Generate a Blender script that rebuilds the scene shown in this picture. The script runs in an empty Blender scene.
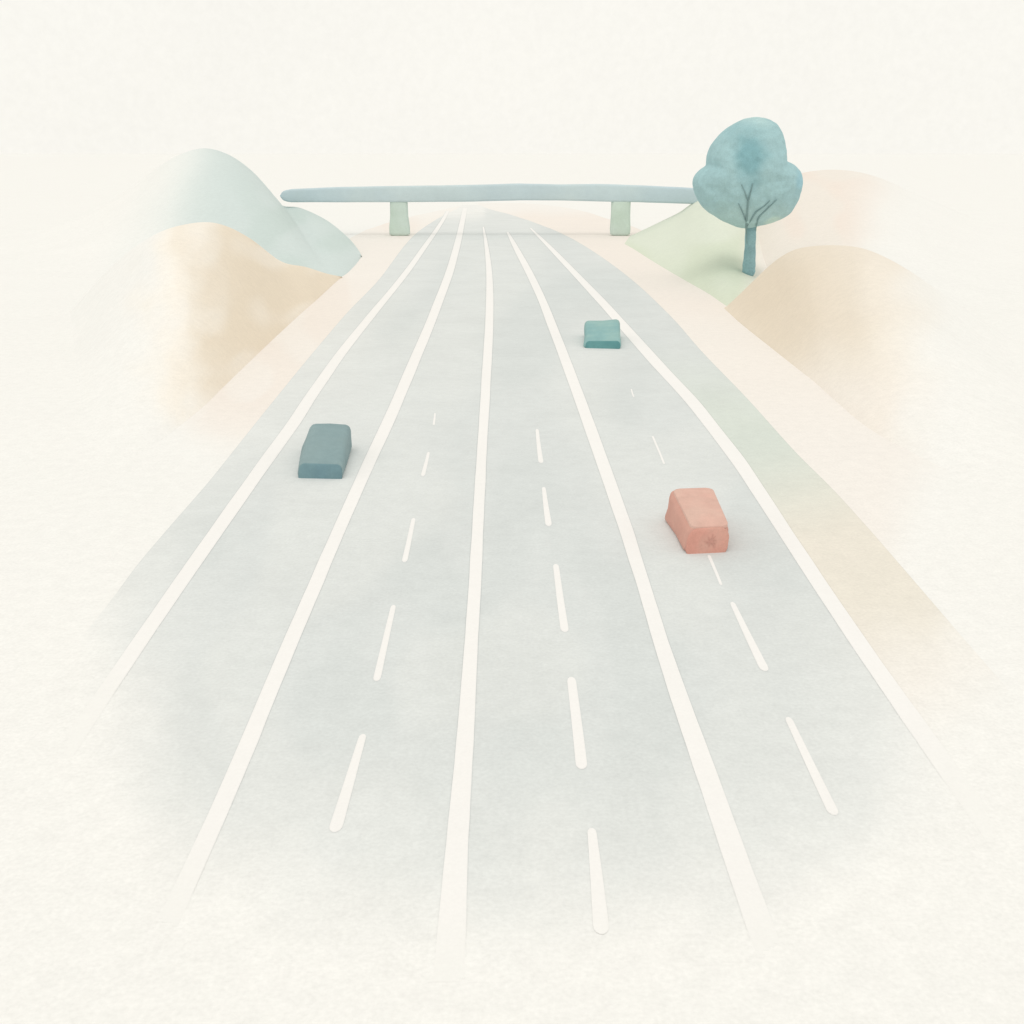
import bpy, bmesh, math, random
from mathutils import Vector, noise
from mathutils.bvhtree import BVHTree
scene = bpy.context.scene
COL = scene.collection
R = math.radians

# ------------------------------------------------------------------ camera
F = 1098.0                 # focal length in pixels of a 1024 px frame
PITCH = R(18.2)
H = 17.8                   # the viewer stands on a high overbridge
cam_d = bpy.data.cameras.new('camera')
cam = bpy.data.objects.new('camera', cam_d)
COL.objects.link(cam)
cam.location = (0, 0, H)
cam.rotation_euler = (R(90) - PITCH, 0, 0)
cam_d.sensor_width = 36
cam_d.lens = 36 * F / 1024
cam_d.clip_start = 0.5
cam_d.clip_end = 30000
scene.camera = cam

# ------------------------------------------------------------------ sky: pale overcast
SUN_EL, SUN_AZ = R(64), R(190)     # veiled sun high behind the viewer
SKY = (0.975, 0.955, 0.893)
world = bpy.data.worlds.new("World")
scene.world = world
world.use_nodes = True
nt = world.node_tree
nt.nodes.clear()
N = nt.nodes.new
out = N('ShaderNodeOutputWorld'); bg = N('ShaderNodeBackground'); bg.inputs['Strength'].default_value = 0.1
sky = N('ShaderNodeTexSky'); sky.sky_type = 'NISHITA'; sky.sun_disc = False
sky.sun_elevation = SUN_EL; sky.sun_rotation = SUN_AZ; sky.dust_density = 4; sky.air_density = 1
tc = N('ShaderNodeTexCoord')
nz = N('ShaderNodeTexNoise'); nz.inputs['Scale'].default_value = 140; nz.inputs['Detail'].default_value = 3; nz.inputs['Roughness'].default_value = 0.7
nz2 = N('ShaderNodeTexNoise'); nz2.inputs['Scale'].default_value = 5; nz2.inputs['Detail'].default_value = 3
mr = N('ShaderNodeMapRange'); mr.inputs['From Min'].default_value = .25; mr.inputs['From Max'].default_value = .75
mr.inputs['To Min'].default_value = 9.72; mr.inputs['To Max'].default_value = 10.16
mr2 = N('ShaderNodeMapRange'); mr2.inputs['From Min'].default_value = .25; mr2.inputs['From Max'].default_value = .75
mr2.inputs['To Min'].default_value = .988; mr2.inputs['To Max'].default_value = 1.008
mu = N('ShaderNodeMath'); mu.operation = 'MULTIPLY'
sc = N('ShaderNodeVectorMath'); sc.operation = 'SCALE'; sc.inputs[0].default_value = SKY
mx = N('ShaderNodeMix'); mx.data_type = 'RGBA'; mx.inputs['Factor'].default_value = 0.985   # cloud cover
L = nt.links.new
L(tc.outputs['Generated'], nz.inputs['Vector']); L(tc.outputs['Generated'], nz2.inputs['Vector'])
L(nz.outputs['Fac'], mr.inputs['Value']); L(nz2.outputs['Fac'], mr2.inputs['Value'])
L(mr.outputs['Result'], mu.inputs[0]); L(mr2.outputs['Result'], mu.inputs[1])
L(mu.outputs[0], sc.inputs['Scale'])
L(sky.outputs['Color'], mx.inputs['A']); L(sc.outputs['Vector'], mx.inputs['B'])
L(mx.outputs['Result'], bg.inputs['Color']); L(bg.outputs[0], out.inputs['Surface'])

sun_d = bpy.data.lights.new('sun', 'SUN'); sun_d.energy = 0.63; sun_d.angle = R(40); sun_d.color = (1, .985, .95)
sun = bpy.data.objects.new('sun', sun_d); COL.objects.link(sun)
sdir = Vector((math.sin(SUN_AZ) * math.cos(SUN_EL), math.cos(SUN_AZ) * math.cos(SUN_EL), math.sin(SUN_EL)))
sun.rotation_euler = sdir.to_track_quat('Z', 'Y').to_euler()
sun.location = (0, 0, 80)

vs_ = scene.view_settings
vs_.view_transform = 'Standard'; vs_.look = 'None'; vs_.exposure = 0; vs_.gamma = 1
scene.render.resolution_x = scene.render.resolution_y = 1024

# ------------------------------------------------------------------ survey helpers
cp, sp = math.cos(PITCH), math.sin(PITCH)
def ray(u, v):
    a, b = (u - 512) / F, (512 - v) / F
    return Vector((a, cp + b * sp, -sp + b * cp))
def ground_at(u, v, z=0.0):
    d = ray(u, v); t = (H - z) / -d.z
    return Vector((d.x * t, d.y * t, z))
def at_depth(u, v, y):
    d = ray(u, v); t = y / d.y
    return Vector((d.x * t, y, H + d.z * t))
def project(p):
    q = Vector((p.x, p.y, p.z - H))
    zc = q.y * cp - q.z * sp
    if zc < .1: zc = .1
    return 512 + F * q.x / zc, 512 - F * (q.y * sp + q.z * cp) / zc
def lerp(a, b, t): return a + (b - a) * t
def clamp(x, a=0.0, b=1.0): return max(a, min(b, x))
def sstep(a, b, x):
    t = clamp((x - a) / (b - a)); return t * t * (3 - 2 * t)
def interp(tab, v):
    if v <= tab[0][0]: return tab[0][1]
    for (a, x), (b, y) in zip(tab, tab[1:]):
        if v <= b: return x + (y - x) * (v - a) / (b - a)
    (a, x), (b, y) = tab[-2:]
    return y + (y - x) / (b - a) * (v - b)
def smooth_interp(tab, v):
    k = min(15, v - tab[0][0], tab[-1][0] - v)
    if k <= 0: return interp(tab, v)
    return sum(w * interp(tab, v + k * o) for o, w in ((-1, .12), (-.5, .22), (0, .32), (.5, .22), (1, .12)))
def catmull(P, n):
    out = []
    m = len(P) - 1
    for i in range(n):
        s = i / (n - 1) * m; k = min(int(s), m - 1); t = s - k
        p1, p2 = P[k], P[k + 1]
        p0 = P[k - 1] if k else tuple(2 * a - b for a, b in zip(p1, p2))
        p3 = P[k + 2] if k + 2 <= m else tuple(2 * b - a for a, b in zip(p1, p2))
        out.append(tuple(.5 * (2 * b + (c - a) * t + (2 * a - 5 * b + 4 * c - d) * t * t + (3 * b - a - 3 * c + d) * t ** 3)
                         for a, b, c, d in zip(p0, p1, p2, p3)))
    return out
def sdist(poly, u, v):
    """signed distance, positive inside"""
    best = 1e9; ins = False
    n = len(poly)
    for i in range(n):
        x1, y1 = poly[i]; x2, y2 = poly[(i + 1) % n]
        dx, dy = x2 - x1, y2 - y1
        t = clamp(((u - x1) * dx + (v - y1) * dy) / (dx * dx + dy * dy))
        best = min(best, math.hypot(u - x1 - t * dx, v - y1 - t * dy))
        if (y1 > v) != (y2 > v) and u < (x2 - x1) * (v - y1) / (y2 - y1) + x1: ins = not ins
    return best if ins else -best

# ------------------------------------------------------------------ pigments
ILL = (1.15, 1.135, 1.075)     # daylight on a level surface: appearance / base colour
def pig(r, g, b):
    o = []
    for c, e in zip((r, g, b), ILL):
        c /= 255
        c = c / 12.92 if c < .04045 else ((c + .055) / 1.055) ** 2.4
        o.append(c / e)
    return tuple(o)
def pigv(r, g, b, k=1.2): return tuple(min(c * k, .93) for c in pig(r, g, b))
def mixc(a, b, t): return tuple(lerp(x, y, t) for x, y in zip(a, b))
CREAM = pig(251, 249, 241)
LINE = pig(252, 249, 242)
ROAD = pig(225, 228, 223); ROAD_L = pig(231, 233, 227); ROAD_D = pig(219, 223, 218)
PEACH = pig(250, 243, 232); PEACH_P = pig(250, 244, 234); PEACH_D = pig(249, 240, 228)
SAND = pig(238, 226, 206); SAND_D = pig(234, 220, 197); SAND_L = pig(244, 235, 219)
TEAL = pig(213, 223, 217); TEAL_D = pig(203, 216, 208)
GREEN = pig(226, 231, 212); GREEN_D = pig(219, 226, 202)

MATS = {}
def paint(name, base=None, gran=.05, blot=.05, bump=.15, scale=1.2, rough=.9, blotscale=.09, spec=.1, blotcol=None):
    """matt chalky surface; base None = colour from the object's own 'pigment' attribute"""
    if name in MATS: return MATS[name]
    m = bpy.data.materials.new(name); m.use_nodes = True
    t = m.node_tree; n = t.nodes; l = t.links.new
    b = n['Principled BSDF']; b.inputs['Roughness'].default_value = rough
    b.inputs['Specular IOR Level'].default_value = spec
    tc = n.new('ShaderNodeTexCoord')
    n1 = n.new('ShaderNodeTexNoise'); n1.inputs['Scale'].default_value = scale; n1.inputs['Detail'].default_value = 8; n1.inputs['Roughness'].default_value = .75
    n2 = n.new('ShaderNodeTexNoise'); n2.inputs['Scale'].default_value = blotscale; n2.inputs['Detail'].default_value = 5
    n2.inputs['Distortion'].default_value = .6; n2.inputs['Roughness'].default_value = .6
    l(tc.outputs['Object'], n1.inputs['Vector']); l(tc.outputs['Object'], n2.inputs['Vector'])
    if base is None:
        at = n.new('ShaderNodeAttribute'); at.attribute_name = 'pigment'; src = at.outputs['Color']
    else:
        rgb = n.new('ShaderNodeRGB'); rgb.outputs[0].default_value = (*base, 1); src = rgb.outputs[0]
    if blotcol is not None:
        r0 = n.new('ShaderNodeMapRange'); r0.inputs['From Min'].default_value = .4; r0.inputs['From Max'].default_value = .65
        n3 = n.new('ShaderNodeTexNoise'); n3.inputs['Scale'].default_value = blotscale * .7; n3.inputs['Detail'].default_value = 4
        l(tc.outputs['Object'], n3.inputs['Vector']); l(n3.outputs['Fac'], r0.inputs['Value'])
        mm = n.new('ShaderNodeMix'); mm.data_type = 'RGBA'
        l(r0.outputs[0], mm.inputs['Factor']); l(src, mm.inputs['A']); mm.inputs['B'].default_value = (*blotcol, 1); src = mm.outputs['Result']
    n4 = n.new('ShaderNodeTexNoise'); n4.inputs['Scale'].default_value = scale * 5.5; n4.inputs['Detail'].default_value = 3; n4.inputs['Roughness'].default_value = .6
    l(tc.outputs['Object'], n4.inputs['Vector'])
    def rng(node, amp):
        r = n.new('ShaderNodeMapRange'); r.inputs['From Min'].default_value = .3; r.inputs['From Max'].default_value = .7
        r.inputs['To Min'].default_value = 1 - amp / 2; r.inputs['To Max'].default_value = 1 + amp / 2
        l(node.outputs['Fac'], r.inputs['Value']); return r
    r1, r2 = rng(n1, gran), rng(n2, blot)
    mu = n.new('ShaderNodeMath'); mu.operation = 'MULTIPLY'; l(r1.outputs[0], mu.inputs[0]); l(r2.outputs[0], mu.inputs[1])
    r4 = rng(n4, gran); m4 = n.new('ShaderNodeMath'); m4.operation = 'MULTIPLY'; l(mu.outputs[0], m4.inputs[0]); l(r4.outputs[0], m4.inputs[1]); mu = m4
    sc = n.new('ShaderNodeVectorMath'); sc.operation = 'SCALE'; l(src, sc.inputs[0]); l(mu.outputs[0], sc.inputs['Scale'])
    l(sc.outputs['Vector'], b.inputs['Base Color'])
    if bump:
        bp = n.new('ShaderNodeBump'); bp.inputs['Strength'].default_value = bump; bp.inputs['Distance'].default_value = .05
        l(n1.outputs['Fac'], bp.inputs['Height']); l(bp.outputs[0], b.inputs['Normal'])
    MATS[name] = m
    return m

def tag(o, label=None, cat=None, group=None, kind=None):
    if label: o['label'] = label
    if cat: o['category'] = cat
    if group: o['group'] = group
    if kind: o['kind'] = kind
    return o
def mesh_obj(name, verts, faces, mat, parent=None, cols=None, smooth=True):
    me = bpy.data.meshes.new(name)
    me.from_pydata([tuple(v) for v in verts], [], faces)
    if cols:
        a = me.attributes.new('pigment', 'FLOAT_COLOR', 'POINT')
        for i, c in enumerate(cols): a.data[i].color = (*c, 1)
    me.polygons.foreach_set('use_smooth', [smooth] * len(me.polygons))
    me.materials.append(mat); me.update()
    o = bpy.data.objects.new(name, me); COL.objects.link(o)
    if parent: o.parent = parent
    return o
def drop_blank(faces, cols):
    return [f for f in faces if not all(max(abs(x - y) for x, y in zip(cols[i], CREAM)) < 1e-6 for i in f)]
def grid_faces(nr, nc, flip=False):
    fs = []
    for r in range(nr - 1):
        for c in range(nc - 1):
            a = r * nc + c
            f = (a, a + 1, a + nc + 1, a + nc)
            fs.append(f[::-1] if flip else f)
    return fs

# ------------------------------------------------------------------ ground
WASH = paint('washed_ground', gran=.08, blot=.02, bump=.12, scale=1.3)
ROADM = paint('washed_asphalt', gran=.085, blot=.06, bump=.12, scale=1.3, blotscale=.16)
vv, cc = [], []
S = 9000
g = mesh_obj('ground', [(-S, -S, 0), (S, -S, 0), (S, S, 0), (-S, S, 0)], [(0, 1, 2, 3)],
             paint('pale_chalk_ground', CREAM, gran=.08, blot=.015, bump=.12, scale=1.3))
tag(g, kind='structure')

def vrange(a, b, n):       # rows spaced evenly as seen, denser where the road bends
    return [a + (b - a) * i / (n - 1) for i in range(n)]
def strip(name, rows, lf, rf, colf, z, mat, ncol=40, parent=None, rim=None, rimcol=None, zf=None, zlow=.001):
    verts, cols = [], []
    e = [0.0]
    ts = [i / ncol for i in range(ncol + 1)]
    for v in rows:
        a, b = lf(v), rf(v)
        w = max(b - a, .5)
        tt = ts
        if rim:
            k = rim / w if w > 4 * rim else .2
            tt = [0, k] + [k + (1 - 2 * k) * t for t in ts[1:-1]] + [1 - k, 1]
        for j, t in enumerate(tt):
            u = a + w * t
            c = colf(u, v)
            k_ = zf(u, v) if zf else clamp(max(abs(x - y) for x, y in zip(c, CREAM)) / .02)
            verts.append(ground_at(u, v, lerp(zlow, z, k_)))
            if rim and j in (0, len(tt) - 1): c = mixc(c, rimcol(u, v, c), 1)
            cols.append(c)
    o = mesh_obj(name, verts, drop_blank(grid_faces(len(rows), len(verts) // len(rows), True), cols), mat, parent, cols)
    return o

# traced outline of the carriageway (image row -> column of its edges)
ROAD_LEFT = [(205, 462), (210, 456), (214, 447), (220, 433), (232, 415), (255, 397), (281, 379), (310, 349), (362, 305), (420, 258), (483, 208), (525, 171), (566, 136), (594, 116), (640, 80), (720, 20), (1024, -220)]
ROAD_RIGHT = [(205, 480), (211, 492), (213, 505), (220, 532), (232, 562), (255, 600), (284, 638), (322, 677), (349, 699), (399, 748), (453, 796), (490, 834), (531, 871), (575, 909), (640, 965), (720, 1035), (1024, 1290)]
L5_MID = [(229, 531), (248, 551), (277, 579), (306, 606), (336, 633), (365, 658), (400, 691.5), (462, 740), (525, 780.5), (587, 821.5), (650, 864), (700, 897), (775, 946), (1024, 1110)]
INK = [(330, 60), (640, 60), (900, 380), (970, 620), (972, 748), (946, 812), (866, 882), (755, 926), (620, 944), (520, 956), (430, 954), (320, 925), (190, 897), (138, 812), (102, 712), (72, 600), (40, 500), (200, 300)]
def wob(u, v, s=60, a=14, k=0): return a * noise.noise(Vector((u / s + k, v / s, 3.7)))
def road_ink(u, v):
    d = sdist(INK, u, v) + wob(u, v, 90, 26) + wob(u, v, 28, 9, 4)
    f = .62 * sstep(-30, 95, d) + .38 * sstep(0, 210, d)
    top = sstep(207, 224, v + wob(u, v, 20, 5)) if u < 485 else sstep(203, 214, v)
    return f * lerp(.25, 1, top)
def road_col(u, v):
    # darker grey down the middle, lighter on the left shoulder and towards the near end
    c = mixc(ROAD, ROAD_D, .55 * sstep(.45, .7, .5 + noise.noise(Vector((u / 75, v / 90, 0.3)))))
    c = mixc(c, ROAD_L, .7 * sstep(.42, .75, .5 + noise.noise(Vector((u / 110, v / 120, 5.3)))))
    lw = interp(ROAD_LEFT, v)
    c = mixc(c, ROAD_L, .55 * (1 - sstep(25, 70, u - lw)))
    c = mixc(c, ROAD_L, .5 * sstep(640, 860, v))
    # right shoulder: greenish, then sandy, then peach
    mid = interp(L5_MID, v)
    if u > mid and v > 300:
        sh = mixc(c, pig(222, 228, 216), sstep(330, 430, v))
        sh = mixc(sh, pig(241, 234, 218), sstep(445, 560, v + (u - mid) * .25))
        sh = mixc(sh, PEACH, .8 * sstep(590, 700, v))
        sh = mixc(sh, CREAM, sstep(625, 800, v + (u - mid) * .7 + wob(u, v, 40, 26)))
        return sh
    return mixc(CREAM, c, road_ink(u, v))
rows = vrange(205, 330, 60) + vrange(332, 1040, 210)
def zroad(u, v): return clamp(road_ink(u, v) * 5) if u < interp(L5_MID, v) else clamp(max(abs(x - y) for x, y in zip(road_col(u, v), CREAM)) / .02)
road = strip('road', rows, lambda v: smooth_interp(ROAD_LEFT, v), lambda v: smooth_interp(ROAD_RIGHT, v), road_col, .008, ROADM,
             ncol=110, zf=zroad, zlow=.0012, rim=.9, rimcol=lambda u, v, c: tuple(x * .93 for x in c) if road_ink(u, v) > .3 and v > 222 and v < 590 else c)
tag(road, kind='structure')

# painted lines: (row, left edge, right edge)
LINES = [
 [(211, 446.5, 449), (223, 439.5, 443.5), (240, 427, 432), (258, 414, 420), (277, 399.5, 406), (296, 384, 391.5), (309, 372, 380.5), (354, 335, 345.5), (400, 302, 314.5), (419, 290, 303.5), (462, 258, 272.5), (525, 213, 228.5), (566, 184, 200), (619, 147, 163.5), (681, 104, 122), (730, 70, 90), (800, 20, 43)],
 [(208, 463, 467), (219, 460.5, 465.5), (248, 453.5, 460), (277, 444, 452), (306, 432.5, 441.5), (336, 420, 430), (365, 407, 418), (400, 392, 403.5), (424, 381, 393.5), (462, 363, 375.5), (525, 334.5, 347.5), (587, 307, 321.5), (650, 279, 295), (712, 252.5, 269.5), (741.5, 240, 258), (803, 213, 232), (844, 194, 214), (901, 167, 189), (1000, 120, 145)],
 [(227, 482.5, 484), (248, 485, 489), (277, 486.6, 492.8), (306, 486, 493.5), (336, 484.5, 493), (365, 482.6, 491.5), (394, 480.8, 490), (453, 477, 486.5), (525, 472.3, 483.5), (587, 468.7, 481), (650, 464, 477.5), (712, 459, 475), (762, 454.5, 472.5), (844, 446, 468), (926, 438, 466), (1010, 430, 463)],
 [(232, 506.5, 508.5), (248, 513, 519), (277, 528, 535.5), (306, 540.5, 549), (336, 551.5, 561), (365, 562, 572.5), (394, 572.5, 583.5), (453, 593, 605.6), (525, 617.8, 631.6), (587, 637.5, 651), (650, 655.6, 671.3), (712, 675, 694), (770, 694.5, 716), (860, 724, 749), (905, 739, 766), (1000, 772, 802)],
 [(228, 529.5, 531.5), (248, 548, 553.5), (277, 574.5, 582.5), (306, 601, 611), (336, 626.5, 638.5), (365, 651.5, 665), (400, 684.5, 698.5), (462, 732, 747.5), (525, 773, 788.5), (587, 813, 830), (650, 854.5, 873.5), (690, 882, 902), (720, 902, 924), (775, 940, 964), (860, 1000, 1026)],
]
LINEM = paint('road_line_paint', None, gran=.03, blot=.02, bump=.08, scale=1.6)
def line_col(u, v): return mixc(CREAM, LINE, min(1, 2.5 * road_ink(u, v)))
def edge_col(u, v):
    k = road_ink(u, v) * (1 - .55 * sstep(600, 850, v))
    c = road_col(u, v)
    return mixc(c, tuple(x * .9 for x in c), k)
for k, tab in enumerate(LINES):
    v0, v1 = tab[0][0], tab[-1][0]
    lt = [(a, b) for a, b, c in tab]; rt = [(a, c) for a, b, c in tab]
    rs = vrange(v0, v1, int((v1 - v0) / 3.5))
    hand = lambda v, s: .35 * noise.noise(Vector((v / 26, s, k)))
    ln = strip('lane_line', rs, lambda v: smooth_interp(lt, v) + hand(v, 1), lambda v: smooth_interp(rt, v) + hand(v, 9), line_col, .016, LINEM, ncol=4, zf=lambda u, v: clamp(road_ink(u, v) * 5), zlow=.0030, parent=road)
    strip('line_border', rs, lambda v: smooth_interp(lt, v) - .8 + hand(v, 1), lambda v: smooth_interp(rt, v) + .8 + hand(v, 9), edge_col, .012, ROADM, ncol=6, zf=lambda u, v: clamp(road_ink(u, v) * 5), zlow=.0021, parent=ln)

DASHES = [  # (u0, v0, u1, v1, top width, bottom width)
 (434.7, 413, 434, 425, .8, 1.6), (428.3, 452, 423, 476, 2, 3.6), (413.9, 518, 404, 562, 3.2, 5), (394, 605, 376, 681, 4.4, 7), (363.5, 734, 334, 832, 6.5, 13),
 (537, 429, 541.2, 463, 2.4, 4.4), (543.8, 487, 548.8, 526, 3, 6), (555.6, 564, 565.2, 632, 5, 7.6), (571.3, 677, 581.8, 769, 8, 11), (591.3, 828, 602, 934, 8, 16),
 (631.2, 389, 634, 397, .7, .8), (652.7, 436, 664, 464, 1.4, 1.3), (709, 555, 721, 585, 2.6, 2.2), (732, 602, 765.5, 671, 4.4, 9), (787.5, 717, 835, 815, 6.4, 11)]
for (u0, v0, u1, v1, w0, w1) in DASHES:
    pts = []; n = 22
    for i in range(n + 1):
        t = .5 - .5 * math.cos(math.pi * i / n); v = lerp(v0, v1, t)
        w = (lerp(w0, w1, t) + .7) / 2
        e = min(t, 1 - t) * (v1 - v0)          # rounded ends
        r = w1 / 2 if t > .5 else w0 / 2
        w *= math.sqrt(clamp(1 - (1 - clamp(e / max(r, .5))) ** 2, .05, 1))
        u = lerp(u0, u1, t) + .3 * math.sin(t * 3.1 + u0)
        pts.append((v, u - w, u + w))
    lt = [(a, b) for a, b, c in pts]; rt = [(a, c) for a, b, c in pts]
    rs = [p[0] for p in pts]
    verts, cols = [], []
    for v, a, b in pts:
        for j in range(5):
            u = lerp(a, b, j / 4); verts.append(ground_at(u, v, .016)); cols.append(line_col(u, v))
    mesh_obj('lane_dash', verts, grid_faces(len(pts), 5, True), LINEM, road, cols)

# ------------------------------------------------------------------ verges (pale peach earth)
LV_OUT = [(204, 470), (208, 448), (214, 424), (219, 402), (222, 378), (230, 360), (240, 343), (262, 335), (284, 331), (350, 262), (413, 195), (460, 140), (560, 40), (700, -120)]
def left_verge_col(u, v):
    f = 1 - sstep(-60, 60, (240 - u) * .8 + (v - 455) * .9 + wob(u, v, 60, 30))
    f *= .25 + .75 * sstep(206, 226, v + wob(u, v, 25, 5))
    c = mixc(PEACH, PEACH_D, sstep(.45, .7, .5 + noise.noise(Vector((u / 50, v / 40, 7)))))
    return mixc(CREAM, c, f)
lv = strip('verge', vrange(204, 300, 50) + vrange(302, 640, 90), lambda v: smooth_interp(LV_OUT, v), lambda v: smooth_interp(ROAD_LEFT, v) + 2,
           left_verge_col, .004, WASH, zlow=.0006, ncol=50)
tag(lv, kind='structure')
RV_OUT = [(203, 520), (205, 548), (208, 575), (213, 600), (219, 614), (228, 640), (300, 770), (340, 800), (420, 960), (560, 1060), (700, 1200)]
def right_verge_col(u, v):
    c = mixc(PEACH_D, PEACH, sstep(300, 330, v))
    c = mixc(c, PEACH_P, .9 * sstep(370, 460, v))
    f = 1 - sstep(-45, 55, (u - 880) + (v - 560) * .35 + wob(u, v, 60, 30))
    f *= .35 + .65 * sstep(204, 220, v + wob(u, v, 25, 4))
    return mixc(CREAM, c, f)
rv = strip('verge', vrange(203, 300, 50) + vrange(302, 690, 90), lambda v: smooth_interp(ROAD_RIGHT, v) - 2, lambda v: smooth_interp(RV_OUT, v),
           right_verge_col, .004, WASH, zlow=.0006, ncol=50)
tag(rv, kind='structure')

# ------------------------------------------------------------------ hills
def lift(colf, k=1.1):
    def g(u, v):
        c = colf(u, v); w = clamp(max(abs(x - y) for x, y in zip(c, CREAM)) / .12)
        return tuple(min(x * (1 + (k - 1) * w), .9) for x in c)
    return g
def mound(name, foot, ridge, colf, back=60, n=110, m=34, mb=16, p=.85, lumps=.25):
    """foot: (u, v) on the ground; ridge: (u, v, distance) of the crest; a rounded back slope follows"""
    Fp = [ground_at(u, v) for u, v in catmull(foot, n)]
    Rp = [at_depth(u, v, y) for u, v, y in catmull(ridge, n)]
    for i in (0, -1):
        if (Fp[i] - Rp[i]).length < 8: Rp[i] = Fp[i] + Vector((0, .02, 0))
    verts, cols = [], []
    for t in [i / m for i in range(m + 1)]:
        for f, r in zip(Fp, Rp):
            z = max(r.z, -.3) * (1.22 * t - .22 * t ** 5.5)
            q = f.lerp(r, t); q.z = z - (.06 if t == 0 else 0)
            q.z += lumps * math.sin(math.pi * t) * noise.noise(q * .07) * min(1, max(r.z, 0) / 3)
            verts.append(q)
    for t in [i / mb for i in range(1, mb + 1)]:
        for f, r in zip(Fp, Rp):
            q = Vector((r.x, r.y + (1 + 1.5 * max(r.z, 0)) * t, max(r.z, -.3) * math.cos(t * math.pi / 2) - .3 * t * t)); verts.append(q)
    for q in verts: cols.append(colf(*project(q)))
    o = mesh_obj(name, verts, grid_faces(m + mb + 1, n, False), WASH, None, cols)
    return tag(o, kind='structure')

# teal hill far left, with its low shoulder running to the road
def teal_col(u, v):
    c = mixc(TEAL, TEAL_D, .7 * sstep(200, 300, u + (v - 200) * .6) * sstep(.35, .7, .5 + noise.noise(Vector((u / 40, v / 34, 2)))))
    c = mixc(c, pig(227, 233, 226), 1 - sstep(165, 245, u + (v - 150) * .25))
    f = sstep(132, 222, u + (v - 150) * .3 + wob(u, v, 40, 14))
    return mixc(CREAM, c, f)
mound('hill', [(-120, 279), (0, 279), (90, 279), (160, 279), (210, 279), (250, 279), (285, 279), (310, 279), (325, 279), (334, 279), (341, 277.5), (347, 274), (353, 268), (358, 262), (361, 257)],
      [(-120, 236, 249), (0, 234, 249), (75, 220, 249), (130, 188, 250), (168, 160.5, 250), (200, 148.5, 250), (225, 153.5, 250), (248, 169, 252), (268, 190, 255), (281, 205, 255), (300, 208, 248), (325, 219.5, 235), (345, 235, 218), (356, 247, 206), (361.5, 256, 196)],
      lift(teal_col, 1.05), back=70)

def sand_left_col(u, v):
    c = mixc(SAND, SAND_D, sstep(-110, 50, 70 - math.hypot((u - 265) * .8, v - 305) + wob(u, v, 40, 20)))
    c = mixc(c, SAND_L, sstep(.42, .85, .5 + noise.noise(Vector((u / 38, v / 30, 11)))) * .55)
    f = sstep(-48, 75, (u - 165) + 22 * noise.noise(Vector((u / 32, v / 32, 1))) + 12 * noise.noise(Vector((u / 14, v / 14, 5))) - max(0, v - 385) * .6)
    return mixc(CREAM, c, f)
mound('hill', [(-90, 520), (0, 500), (80, 480), (145, 452), (197, 413), (225, 386), (250, 362), (275, 338), (300, 315), (318, 299), (334, 284), (342, 277)],
      [(-90, 462, 74), (0, 392, 92), (62, 322, 126), (112, 266, 128), (154, 235, 120), (190, 223.5, 124), (217, 224, 130), (246, 237.5, 136), (279, 261, 144), (305, 267, 152), (326, 273.5, 160), (343, 277, 165)],
      lift(sand_left_col, 1.09), back=26)

# pale peach hill, far right
def peach_hill_col(u, v):
    c = mixc(pig(246, 238, 225), pig(247, 235, 221), sstep(.4, .7, .5 + noise.noise(Vector((u / 40, v / 30, 4)))))
    f = (1 - sstep(835, 912, u + wob(u, v, 40, 16) + (v - 170) * .12)) * sstep(690, 740, u)
    return mixc(CREAM, c, f)
mound('hill', [(690, 250), (740, 262), (780, 285), (820, 300), (870, 310), (930, 320), (1000, 330), (1180, 340)],
      [(705, 232, 300), (740, 215, 290), (775, 185, 280), (805, 172.5, 280), (842, 170, 280), (880, 178, 280), (935, 202, 275), (1000, 222, 270), (1180, 232, 262)],
      peach_hill_col, back=80)

# pale green embankment carrying the tree
def green_col(u, v):
    c = mixc(GREEN, GREEN_D, sstep(.4, .75, .5 + noise.noise(Vector((u / 45, v / 40, 9)))) * .8)
    c = mixc(c, GREEN_D, .5 * sstep(240, 270, v))
    f = sstep(-16, 18, u - 752 + (v - 250) * .08 + wob(u, v, 20, 6))
    return mixc(c, pig(246, 239, 227), f)
green = mound('embankment', [(618, 241), (632, 248.5), (650, 260), (668, 271), (688, 282.5), (708, 294), (726, 306.5), (745, 318), (770, 330), (810, 350)],
      [(622, 240, 246), (640, 231.5, 250), (661, 221.5, 252), (680, 212, 254), (697, 200, 255), (715, 193, 252), (735, 200, 250), (765, 226, 240), (800, 262, 200), (840, 300, 160)],
      lift(green_col, 1.05), back=55, lumps=.1)

def sand_right_col(u, v):
    c = mixc(SAND_D, SAND, sstep(-40, 80, math.hypot(u - 760, v - 300) - 30 + wob(u, v, 30, 20)))
    c = mixc(c, SAND_L, sstep(60, 150, math.hypot(u - 760, (v - 290) * 1.2) + wob(u, v, 50, 40)))
    c = mixc(c, PEACH, .6 * sstep(350, 400, v))
    f = 1 - sstep(-45, 45, (u - 902) + 40 * noise.noise(Vector((u / 50, v / 45, 6))) + (v - 420) * .12)
    return mixc(CREAM, c, f)
mound('hill', [(724, 308.5), (742, 325), (772, 349), (794, 366.5), (816, 384), (838, 404), (870, 430), (920, 458), (990, 490), (1080, 520), (1200, 540)],
      [(726, 307.5, 133), (741, 294, 134), (757, 279, 134), (772, 265.5, 134), (788, 254, 132), (806, 247.5, 130), (838, 245.5, 126), (868, 250, 120), (905, 268, 118), (955, 302, 117), (1030, 350, 109), (1160, 420, 92)],
      lift(sand_right_col, 1.03), back=28)

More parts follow.
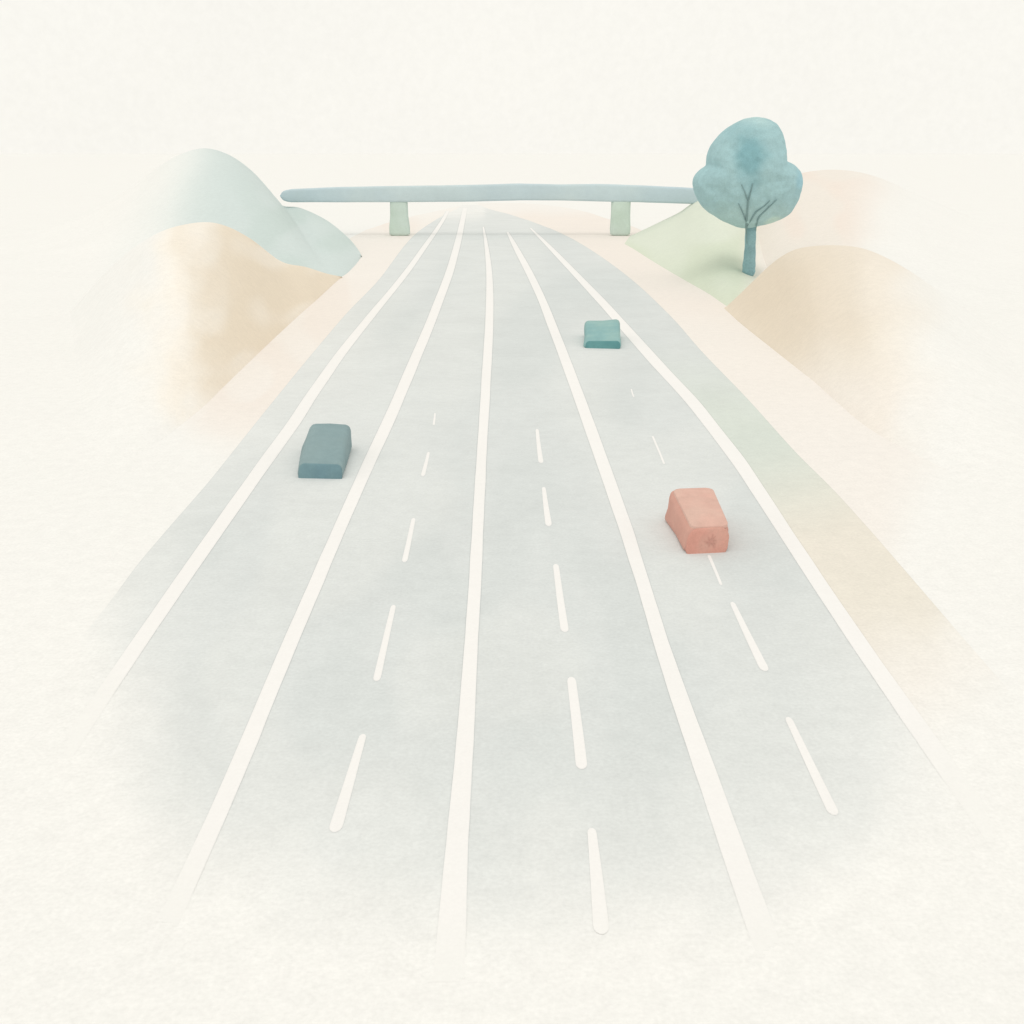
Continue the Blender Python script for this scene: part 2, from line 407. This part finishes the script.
# ------------------------------------------------------------------ bridge across the road
def empty(name, loc):
    o = bpy.data.objects.new(name, None); o.location = loc; COL.objects.link(o)
    o.empty_display_size = .5
    return o
BY = 249.0
pl = ground_at(398.5, 236.5); pr = ground_at(622.5, 237.5)
BX = (pl.x + pr.x) / 2
br = empty('bridge', (BX, BY, 0))
tag(br, 'long pale blue grey bridge over the far end of the road on two piers', 'bridge')
BRM = paint('bridge_blue_grey', pigv(196, 209, 207), gran=.06, blot=.1, bump=.1, scale=.9, blotscale=.07, blotcol=pigv(186, 202, 205))
DECK_TOP = [(277, 196), (279, 192), (285, 190), (320, 188.2), (370, 187), (420, 186.3), (470, 185.5), (520, 184.2), (560, 185), (600, 184.6), (640, 185.8), (690, 188.3), (730, 190.5)]
DECK_BOT = [(277, 197), (279, 201), (285, 203), (320, 203), (370, 203), (420, 202.8), (470, 202.4), (520, 201), (560, 201.2), (600, 202.2), (640, 203), (690, 204.5), (730, 206)]
us = [277, 277.6, 278.5, 280, 283, 287] + [292 + 6 * i for i in range(73)]
verts = []; W = 2.6
def prof(u):
    a, b = interp(DECK_TOP, u), interp(DECK_BOT, u)
    c = .25 * noise.noise(Vector((u / 25, 2, 0)))
    return at_depth(u, a + c, BY - 3).z, at_depth(u, b - c * .6, BY - 3).z, at_depth(u, a, BY - 3).x
NS = 14
for u in us:
    zt, zb, x = prof(u)
    h = zt - zb; r = min(.45, h * .3)
    ring = []
    for (cy, cz, a0) in ((-W/2 + r, zt - r, 90), (-W/2 + r, zb + r, 180), (W/2 - r, zb + r, 270), (W/2 - r, zt - r, 0)):
        for k in range(4):
            a = R(a0 + k * 30)
            yy, zz = cy + r * math.cos(a), cz + r * math.sin(a)
            ring.append((x - BX, yy + 1.5, zz))
    verts += ring
nc = 16
faces = []
for i in range(len(us) - 1):
    for j in range(nc):
        a, b = i * nc + j, i * nc + (j + 1) % nc
        faces.append((a, b, b + nc, a + nc))
faces.append(tuple(range(nc))[::-1]); faces.append(tuple((len(us) - 1) * nc + j for j in range(nc)))
mesh_obj('deck', verts, faces, BRM, br)
PIERM = paint('pier_green_grey', pigv(202, 215, 203), gran=.06, blot=.1, bump=.1, scale=.9, blotscale=.2, blotcol=pigv(194, 209, 194))
for (pc, tab) in ((pl, [(-.05, 1.0), (.06, 1.13), (.25, 1.13), (.6, .98), (1.03, .95)]), (pr, [(-.05, .85), (.05, 1.08), (.2, 1.13), (.6, 1.05), (1.03, 1.05)])):
    zt = prof(398 if pc is pl else 622)[1]
    sx = 2.0; sy = 1.1; verts = []; seg = 28
    hs = [i / 20 * 1.02 for i in range(21)]
    for h in hs:
        k = interp(tab, h)
        if h < .05: k *= .8 + 4 * h
        for j in range(seg):
            a = 2 * math.pi * j / seg
            ca, sa = math.cos(a), math.sin(a)
            e = .45
            verts.append((pc.x - BX + sx * k * math.copysign(abs(ca) ** e, ca), 1.5 + sy * k * math.copysign(abs(sa) ** e, sa), h * zt - .05))
    faces = [(i * seg + j, i * seg + (j + 1) % seg, (i + 1) * seg + (j + 1) % seg, (i + 1) * seg + j) for i in range(20) for j in range(seg)]
    faces += [tuple(range(seg))[::-1], tuple(20 * seg + j for j in range(seg))]
    mesh_obj('pier', verts, faces, PIERM, br)

# ------------------------------------------------------------------ the tree on the green embankment
bvh = BVHTree.FromPolygons([v.co[:] for v in green.data.vertices], [p.vertices[:] for p in green.data.polygons])
hit = bvh.ray_cast(Vector((0, 0, H)), ray(749.3, 274.5).normalized())[0]
TY = hit.y
tree = empty('tree', hit)
tag(tree, 'lone blue green tree with cloud shaped crown on the pale green slope by the bridge', 'tree')
def tl(zx, zy, dy=0):     # outline survey -> metres in the tree's own frame
    p = at_depth(680 + zx / 5.686, 110 + zy / 5.686, TY + dy)
    return Vector((p.x - hit.x, dy, p.z - hit.z))
OUT = [(405, 55), (470, 62), (520, 85), (556, 132), (578, 195), (588, 255), (592, 292), (640, 313), (680, 352), (697, 408), (690, 465), (668, 530), (632, 588), (560, 628), (460, 655), (360, 668), (290, 642), (210, 602), (130, 545), (92, 482), (70, 425), (75, 382), (100, 352), (148, 318), (149, 262), (172, 200), (220, 140), (285, 92), (345, 63)]
c0 = (385, 385)
poly = sorted([(math.atan2(y - c0[1], x - c0[0]), math.hypot(x - c0[0], y - c0[1])) for x, y in OUT])
def rad(th):
    th = (th + math.pi) % (2 * math.pi) - math.pi
    pp = [(poly[-1][0] - 2 * math.pi, poly[-1][1])] + poly + [(poly[0][0] + 2 * math.pi, poly[0][1])]
    return interp(pp, th)
def rads(th): return (rad(th - .035) + 2 * rad(th) + rad(th + .035)) / 4
NTH, NPH = 220, 80
pm = (tl(400, 0).x - tl(0, 0).x) / 400      # metres per survey unit
C0 = tl(*c0)
cv = []; DEP = 290 * pm
for i in range(NPH + 1):
    ph = math.pi * i / NPH
    for j in range(NTH):
        th = 2 * math.pi * j / NTH - math.pi
        r = rads(th); s = math.sin(ph) ** .8 if 0 < i < NPH else 0
        blend = sstep(.3, 1, s)
        r = lerp(270, r, blend)
        x, z = r * s * math.cos(th) * pm, -r * s * math.sin(th) * pm
        y = -DEP * math.cos(ph)
        q = Vector((x, y, z))
        # foliage clumps, gentle so that the outline stays
        d = .42 * noise.noise(q * .42) + .16 * noise.noise(q * 1.3 + Vector((9, 0, 0)))
        k = 1 - .75 * sstep(.85, 1, s)
        q += q.normalized() * d * k
        cv.append(C0 + q)
cf = [(i * NTH + j, i * NTH + (j + 1) % NTH, (i + 1) * NTH + (j + 1) % NTH, (i + 1) * NTH + j) for i in range(NPH) for j in range(NTH)]
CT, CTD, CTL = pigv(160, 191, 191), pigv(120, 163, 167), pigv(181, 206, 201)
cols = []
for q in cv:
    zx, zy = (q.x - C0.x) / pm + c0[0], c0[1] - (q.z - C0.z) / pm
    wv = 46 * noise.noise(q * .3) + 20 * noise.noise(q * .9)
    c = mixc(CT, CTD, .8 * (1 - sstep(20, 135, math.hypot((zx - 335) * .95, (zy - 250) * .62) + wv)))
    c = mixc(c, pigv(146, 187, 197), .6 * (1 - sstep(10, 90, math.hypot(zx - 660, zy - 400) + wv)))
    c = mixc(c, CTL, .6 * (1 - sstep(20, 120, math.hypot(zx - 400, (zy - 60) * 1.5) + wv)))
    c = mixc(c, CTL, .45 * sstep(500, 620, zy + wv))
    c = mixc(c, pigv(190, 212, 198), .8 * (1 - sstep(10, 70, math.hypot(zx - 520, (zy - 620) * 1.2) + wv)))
    cols.append(c)
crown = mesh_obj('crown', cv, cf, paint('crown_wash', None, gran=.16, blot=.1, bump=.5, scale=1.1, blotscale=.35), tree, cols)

def tube(pts, radii, seg=12, cap=True):
    vs, fs = [], []
    for i, (p, r) in enumerate(zip(pts, radii)):
        d = (pts[min(i + 1, len(pts) - 1)] - pts[max(i - 1, 0)]).normalized()
        a = d.cross(Vector((0, 1, 0))).normalized(); b = d.cross(a)
        for j in range(seg):
            t = 2 * math.pi * j / seg
            vs.append(p + a * r * math.cos(t) + b * r * math.sin(t))
    for i in range(len(pts) - 1):
        for j in range(seg):
            fs.append((i * seg + j, (i + 1) * seg + j, (i + 1) * seg + (j + 1) % seg, i * seg + (j + 1) % seg))
    fs += [tuple(range(seg)), tuple((len(pts) - 1) * seg + j for j in range(seg))[::-1]]
    return vs, fs
TRM = paint('trunk_wash', pigv(146, 180, 181), gran=.2, blot=.18, bump=.4, scale=.8, blotscale=.4, blotcol=pigv(130, 164, 167))
tp = [(392, 946, 22), (391, 935, 31), (391, 915, 35), (392, 890, 35), (395, 850, 33), (398, 800, 30), (400, 740, 29), (402, 690, 29), (403, 655, 28), (404, 610, 24), (402, 560, 18)]
pts = catmull([(a, b) for a, b, _ in tp], 34); rr = catmull([(c,) for _, _, c in tp], 34)
pts3 = [tl(a, b, 0) for a, b in pts]
tv, tf = tube(pts3, [(r[0] + 3) * pm * (1 + .03 * math.sin(i * 1.3)) for i, r in enumerate(rr)], 20)
trunk = mesh_obj('trunk', tv, tf, TRM, tree)
# limbs fan out over the crown's face; each follows the crown surface
cb = BVHTree.FromPolygons(cv, cf)
eye = Vector((0, 0, H)) - Vector(hit)
def on_face(zx, zy, lift):
    q = tl(zx, zy, 0); h = cb.ray_cast(eye, (q - eye).normalized())[0]
    if h is None: h = q
    # keep the drawn position when seen from the road bridge: slide along the sight line
    yy = min(h.y, -27 * pm) - lift
    s = (yy - eye.y) / (q.y - eye.y)
    return eye + (q - eye) * s
LM = paint('limb_grey_green', pig(142, 170, 168), gran=.15, blot=.1, bump=.2, scale=1)
LIMBS = [([(380, 760), (378, 700), (377, 655), (381, 600), (386, 540), (390, 510), (403, 465), (414, 418)], 9, 2.6),
         ([(387, 525), (375, 485), (362, 450), (349, 424)], 4.5, 2),
         ([(378, 652), (366, 610), (350, 570), (331, 530)], 4.5, 1.8),
         ([(384, 660), (405, 625), (430, 582), (462, 560), (488, 540), (511, 515)], 6, 2.2),
         ([(432, 690), (434, 655), (448, 612), (480, 578), (515, 545), (551, 510)], 7, 2.4)]
for pts, r0, r1 in LIMBS:
    P = catmull(pts, 30)
    Q = [on_face(a, b, .12) for a, b in P]
    for _ in range(3):
        Q = [Q[0]] + [(Q[i - 1] + Q[i] * 2 + Q[i + 1]) / 4 for i in range(1, len(Q) - 1)] + [Q[-1]]
    lvx, lfx = tube(Q, [lerp(r0, r1, (i / 29) ** .7) * pm * lerp(.25, 1, sstep(0, 9, i)) for i in range(30)], 8)
    mesh_obj('limb', lvx, lfx, LM, tree)

# ------------------------------------------------------------------ cars
def rounded_hull(corners, bev, segs=4, name='body', mat=None, parent=None, org=None, jit=0.0, sub=0):
    """corners: bottom FL FR BR BL, top FL FR BR BL (metres)"""
    bm = bmesh.new()
    vs = [bm.verts.new(c - org) for c in corners]
    for f in ((3, 2, 1, 0), (4, 5, 6, 7), (0, 1, 5, 4), (1, 2, 6, 5), (2, 3, 7, 6), (3, 0, 4, 7)):
        bm.faces.new([vs[i] for i in f])
    bmesh.ops.bevel(bm, geom=bm.edges[:] + bm.verts[:], offset=bev, segments=segs, profile=.5, affect='EDGES', clamp_overlap=True)
    if sub: bmesh.ops.subdivide_edges(bm, edges=bm.edges[:], cuts=sub, use_grid_fill=True)
    bmesh.ops.recalc_face_normals(bm, faces=bm.faces[:])
    if jit:
        for v in bm.verts:
            v.co += Vector([jit * noise.noise(v.co * 1.1 + Vector((7 * k, 3, org.x))) for k in range(3)])
    me = bpy.data.meshes.new(name); bm.to_mesh(me); bm.free()
    me.polygons.foreach_set('use_smooth', [True] * len(me.polygons))
    me.materials.append(mat)
    o = bpy.data.objects.new(name, me); COL.objects.link(o); o.parent = parent
    return o
def car(fl, fr, bl, tfl, tfr, tbr, tbl, top, topb, front, frontb, label, bev=.3, fr_in=(.06, .04), br=None):
    z0 = .0
    FL, FR, BL = (ground_at(*p, z0) for p in (fl, fr, bl))
    BR = ground_at(*br, z0) if br else BL + (FR - FL)
    lv = (BL - FL)
    TFL = at_depth(*tfl, FL.y + .15); TFR = at_depth(*tfr, FR.y + .15)
    TBL = at_depth(*tbl, BL.y - .1); TBR = at_depth(*tbr, BR.y - .1)
    for q in (FL, FR, BL, BR): q.z = -.09
    org = (FL + FR + BL + BR) / 4; org.z = .01
    root = empty('car', org); tag(root, label, 'car')
    n = label.split()[0]
    bm_ = paint(n + '_paint', pig(*top), gran=.07, blot=.1, bump=.12, scale=2.2, blotscale=.7, blotcol=pig(*topb), rough=.7)
    fm_ = paint(n + '_shade_paint', pigv(*front, 1.18), gran=.1, blot=.14, bump=.12, scale=2.2, blotscale=.9, blotcol=pigv(*frontb, 1.2), rough=.7)  # darker tone: the shade on the front face put into the colour
    rounded_hull([FL, FR, BR, BL, TFL, TFR, TBR, TBL], bev, 5, 'body', bm_, root, org, jit=.13, sub=1)
    return root, org, (FL, FR, BR, BL, TFL, TFR, TBR, TBL), fm_
def face_panel(name, quad, inset, mat, root, org, thick=.05, rnd=.3, drop=0.0, outward=None):
    """a rounded panel standing slightly proud of one side of the car; quad: bottom a, bottom b, top b, top a"""
    a, b, c, d = quad
    nrm = (b - a).cross(d - a).normalized()
    if nrm.dot(outward) < 0: nrm = -nrm
    n = 40
    vs = []
    il, ir, ib, it = inset
    def P(s, t): return (a.lerp(b, s)).lerp(d.lerp(c, s), t)
    pts = []
    W_, H_ = (b - a).length, (d - a).length
    rx, ry = min(rnd / W_, .3), min(rnd / H_, .45)
    for (cx, cy, a0) in ((1 - ir - rx, 1 - it - ry, 0), (il + rx, 1 - it - ry, 90), (il + rx, ib + ry, 180), (1 - ir - rx, ib + ry, 270)):
        for k in range(9):
            t = R(a0 + k * 90 / 8); pts.append((cx + rx * math.cos(t), cy + ry * math.sin(t)))
    cx, cy = .5, .5
    rings = []
    for sc_, off in ((1, -.10), (1, thick * .6), (.96, thick), (.8, thick * 1.2), (.5, thick * 1.35), (.2, thick * 1.4)):
        rings.append([P(cx + (x - cx) * sc_, cy + (y - cy) * sc_) + nrm * off - org for x, y in pts])
    verts = [p for r in rings for p in r]; m = len(pts); fs = []
    for i in range(len(rings) - 1):
        for j in range(m):
            fs.append((i * m + j, i * m + (j + 1) % m, (i + 1) * m + (j + 1) % m, (i + 1) * m + j))
    fs.append(tuple((len(rings) - 1) * m + j for j in range(m)))
    o = mesh_obj(name, verts, fs, mat, root)
    b2 = bmesh.new(); b2.from_mesh(o.data); bmesh.ops.recalc_face_normals(b2, faces=b2.faces[:])
    b2.to_mesh(o.data); b2.free()
    return o

VIEW = Vector((0, -1, .15))
# salmon car, right carriageway
root, org, K, fm = car((684, 554), (728, 552), (663.5, 519), (689, 529), (731.5, 527), (714, 487), (668.5, 488.5),
    (222, 172, 154), (216, 164, 147), (210, 154, 137), (203, 160, 143), 'salmon pink block shaped car straddling the dashes in the right carriageway', bev=.36)  # body colour darkened to paint in the shade on the sides
face_panel('shaded_front', (K[0], K[1], K[5], K[4]), (.02, .03, -.1, .0), fm, root, org, rnd=.5, outward=VIEW)  # added panel that paints the front face as shaded
litm = paint('salmon_lit_paint', pig(229, 192, 174), gran=.08, blot=.12, bump=.12, scale=2.2, blotscale=.7, blotcol=pig(224, 180, 163), rough=.7)  # paler tone: daylight on the top face put into the colour
face_panel('lit_top', (K[4], K[5], K[6], K[7]), (.07, .05, .01, .03), litm, root, org, thick=.065, rnd=.4, outward=Vector((0, -.1, 1)))  # added panel that paints the top as lit
# worn star of grey rays on its front
cen = (K[0] + K[1]).lerp(K[5] + K[4], .52) / 2; cen = cen.lerp((K[1] + K[5]) / 2, .12)
ex = (K[1] - K[0]).normalized(); ez = ((K[4] + K[5]) - (K[0] + K[1])).normalized(); nn = ex.cross(ez).normalized()
if nn.y > 0: nn = -nn
vs, fs = [], []
for k in range(9):
    a = R(12 + k * 40 + 9 * math.sin(k * 2.1)); ln = .26 + .13 * ((k * 7) % 5) / 4
    d = ex * math.cos(a) + ez * math.sin(a) * .9; s = ex * -math.sin(a) + ez * math.cos(a)
    b0 = cen + nn * (.084 + .0015 * k) - org; i0 = len(vs)
    vs += [b0 + s * .03, b0 - s * .03, b0 + d * ln - s * .012, b0 + d * ln + s * .012]
    vs += [p + nn * .006 for p in vs[i0:i0 + 4]]
    fs += [(i0 + 4, i0 + 5, i0 + 6, i0 + 7), (i0, i0 + 1, i0 + 5, i0 + 4), (i0 + 1, i0 + 2, i0 + 6, i0 + 5), (i0 + 2, i0 + 3, i0 + 7, i0 + 6), (i0 + 3, i0, i0 + 4, i0 + 7)]
mesh_obj('badge', vs, fs, paint('badge_grey', pigv(198, 149, 134), gran=.1, blot=.2, bump=0), root, smooth=False)

# slate car, far left lane
root, org, K, fm = car((296.5, 478), (343.5, 479), (300.5, 449), (298.5, 463.5), (342.5, 465), (350.8, 423), (311, 422),
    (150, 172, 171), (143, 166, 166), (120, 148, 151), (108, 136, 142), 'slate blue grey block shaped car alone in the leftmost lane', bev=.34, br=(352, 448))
face_panel('shaded_front', (K[0], K[1], K[5], K[4]), (.03, .03, -.08, -.02), fm, root, org, rnd=.3, outward=VIEW)  # painted shade over the front, no separate part
# teal car, far right
root, org, K, fm = car((583.3, 348), (620.8, 349), (585, 335.5), (584.5, 341), (620.8, 341), (619.5, 319), (585, 319.6),
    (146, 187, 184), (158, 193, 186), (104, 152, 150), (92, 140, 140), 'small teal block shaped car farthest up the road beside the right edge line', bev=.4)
face_panel('shaded_front', (K[0], K[1], K[5], K[4]), (.05, .02, -.08, .0), fm, root, org, rnd=.3, outward=VIEW)  # front shade painted on as a darker panel
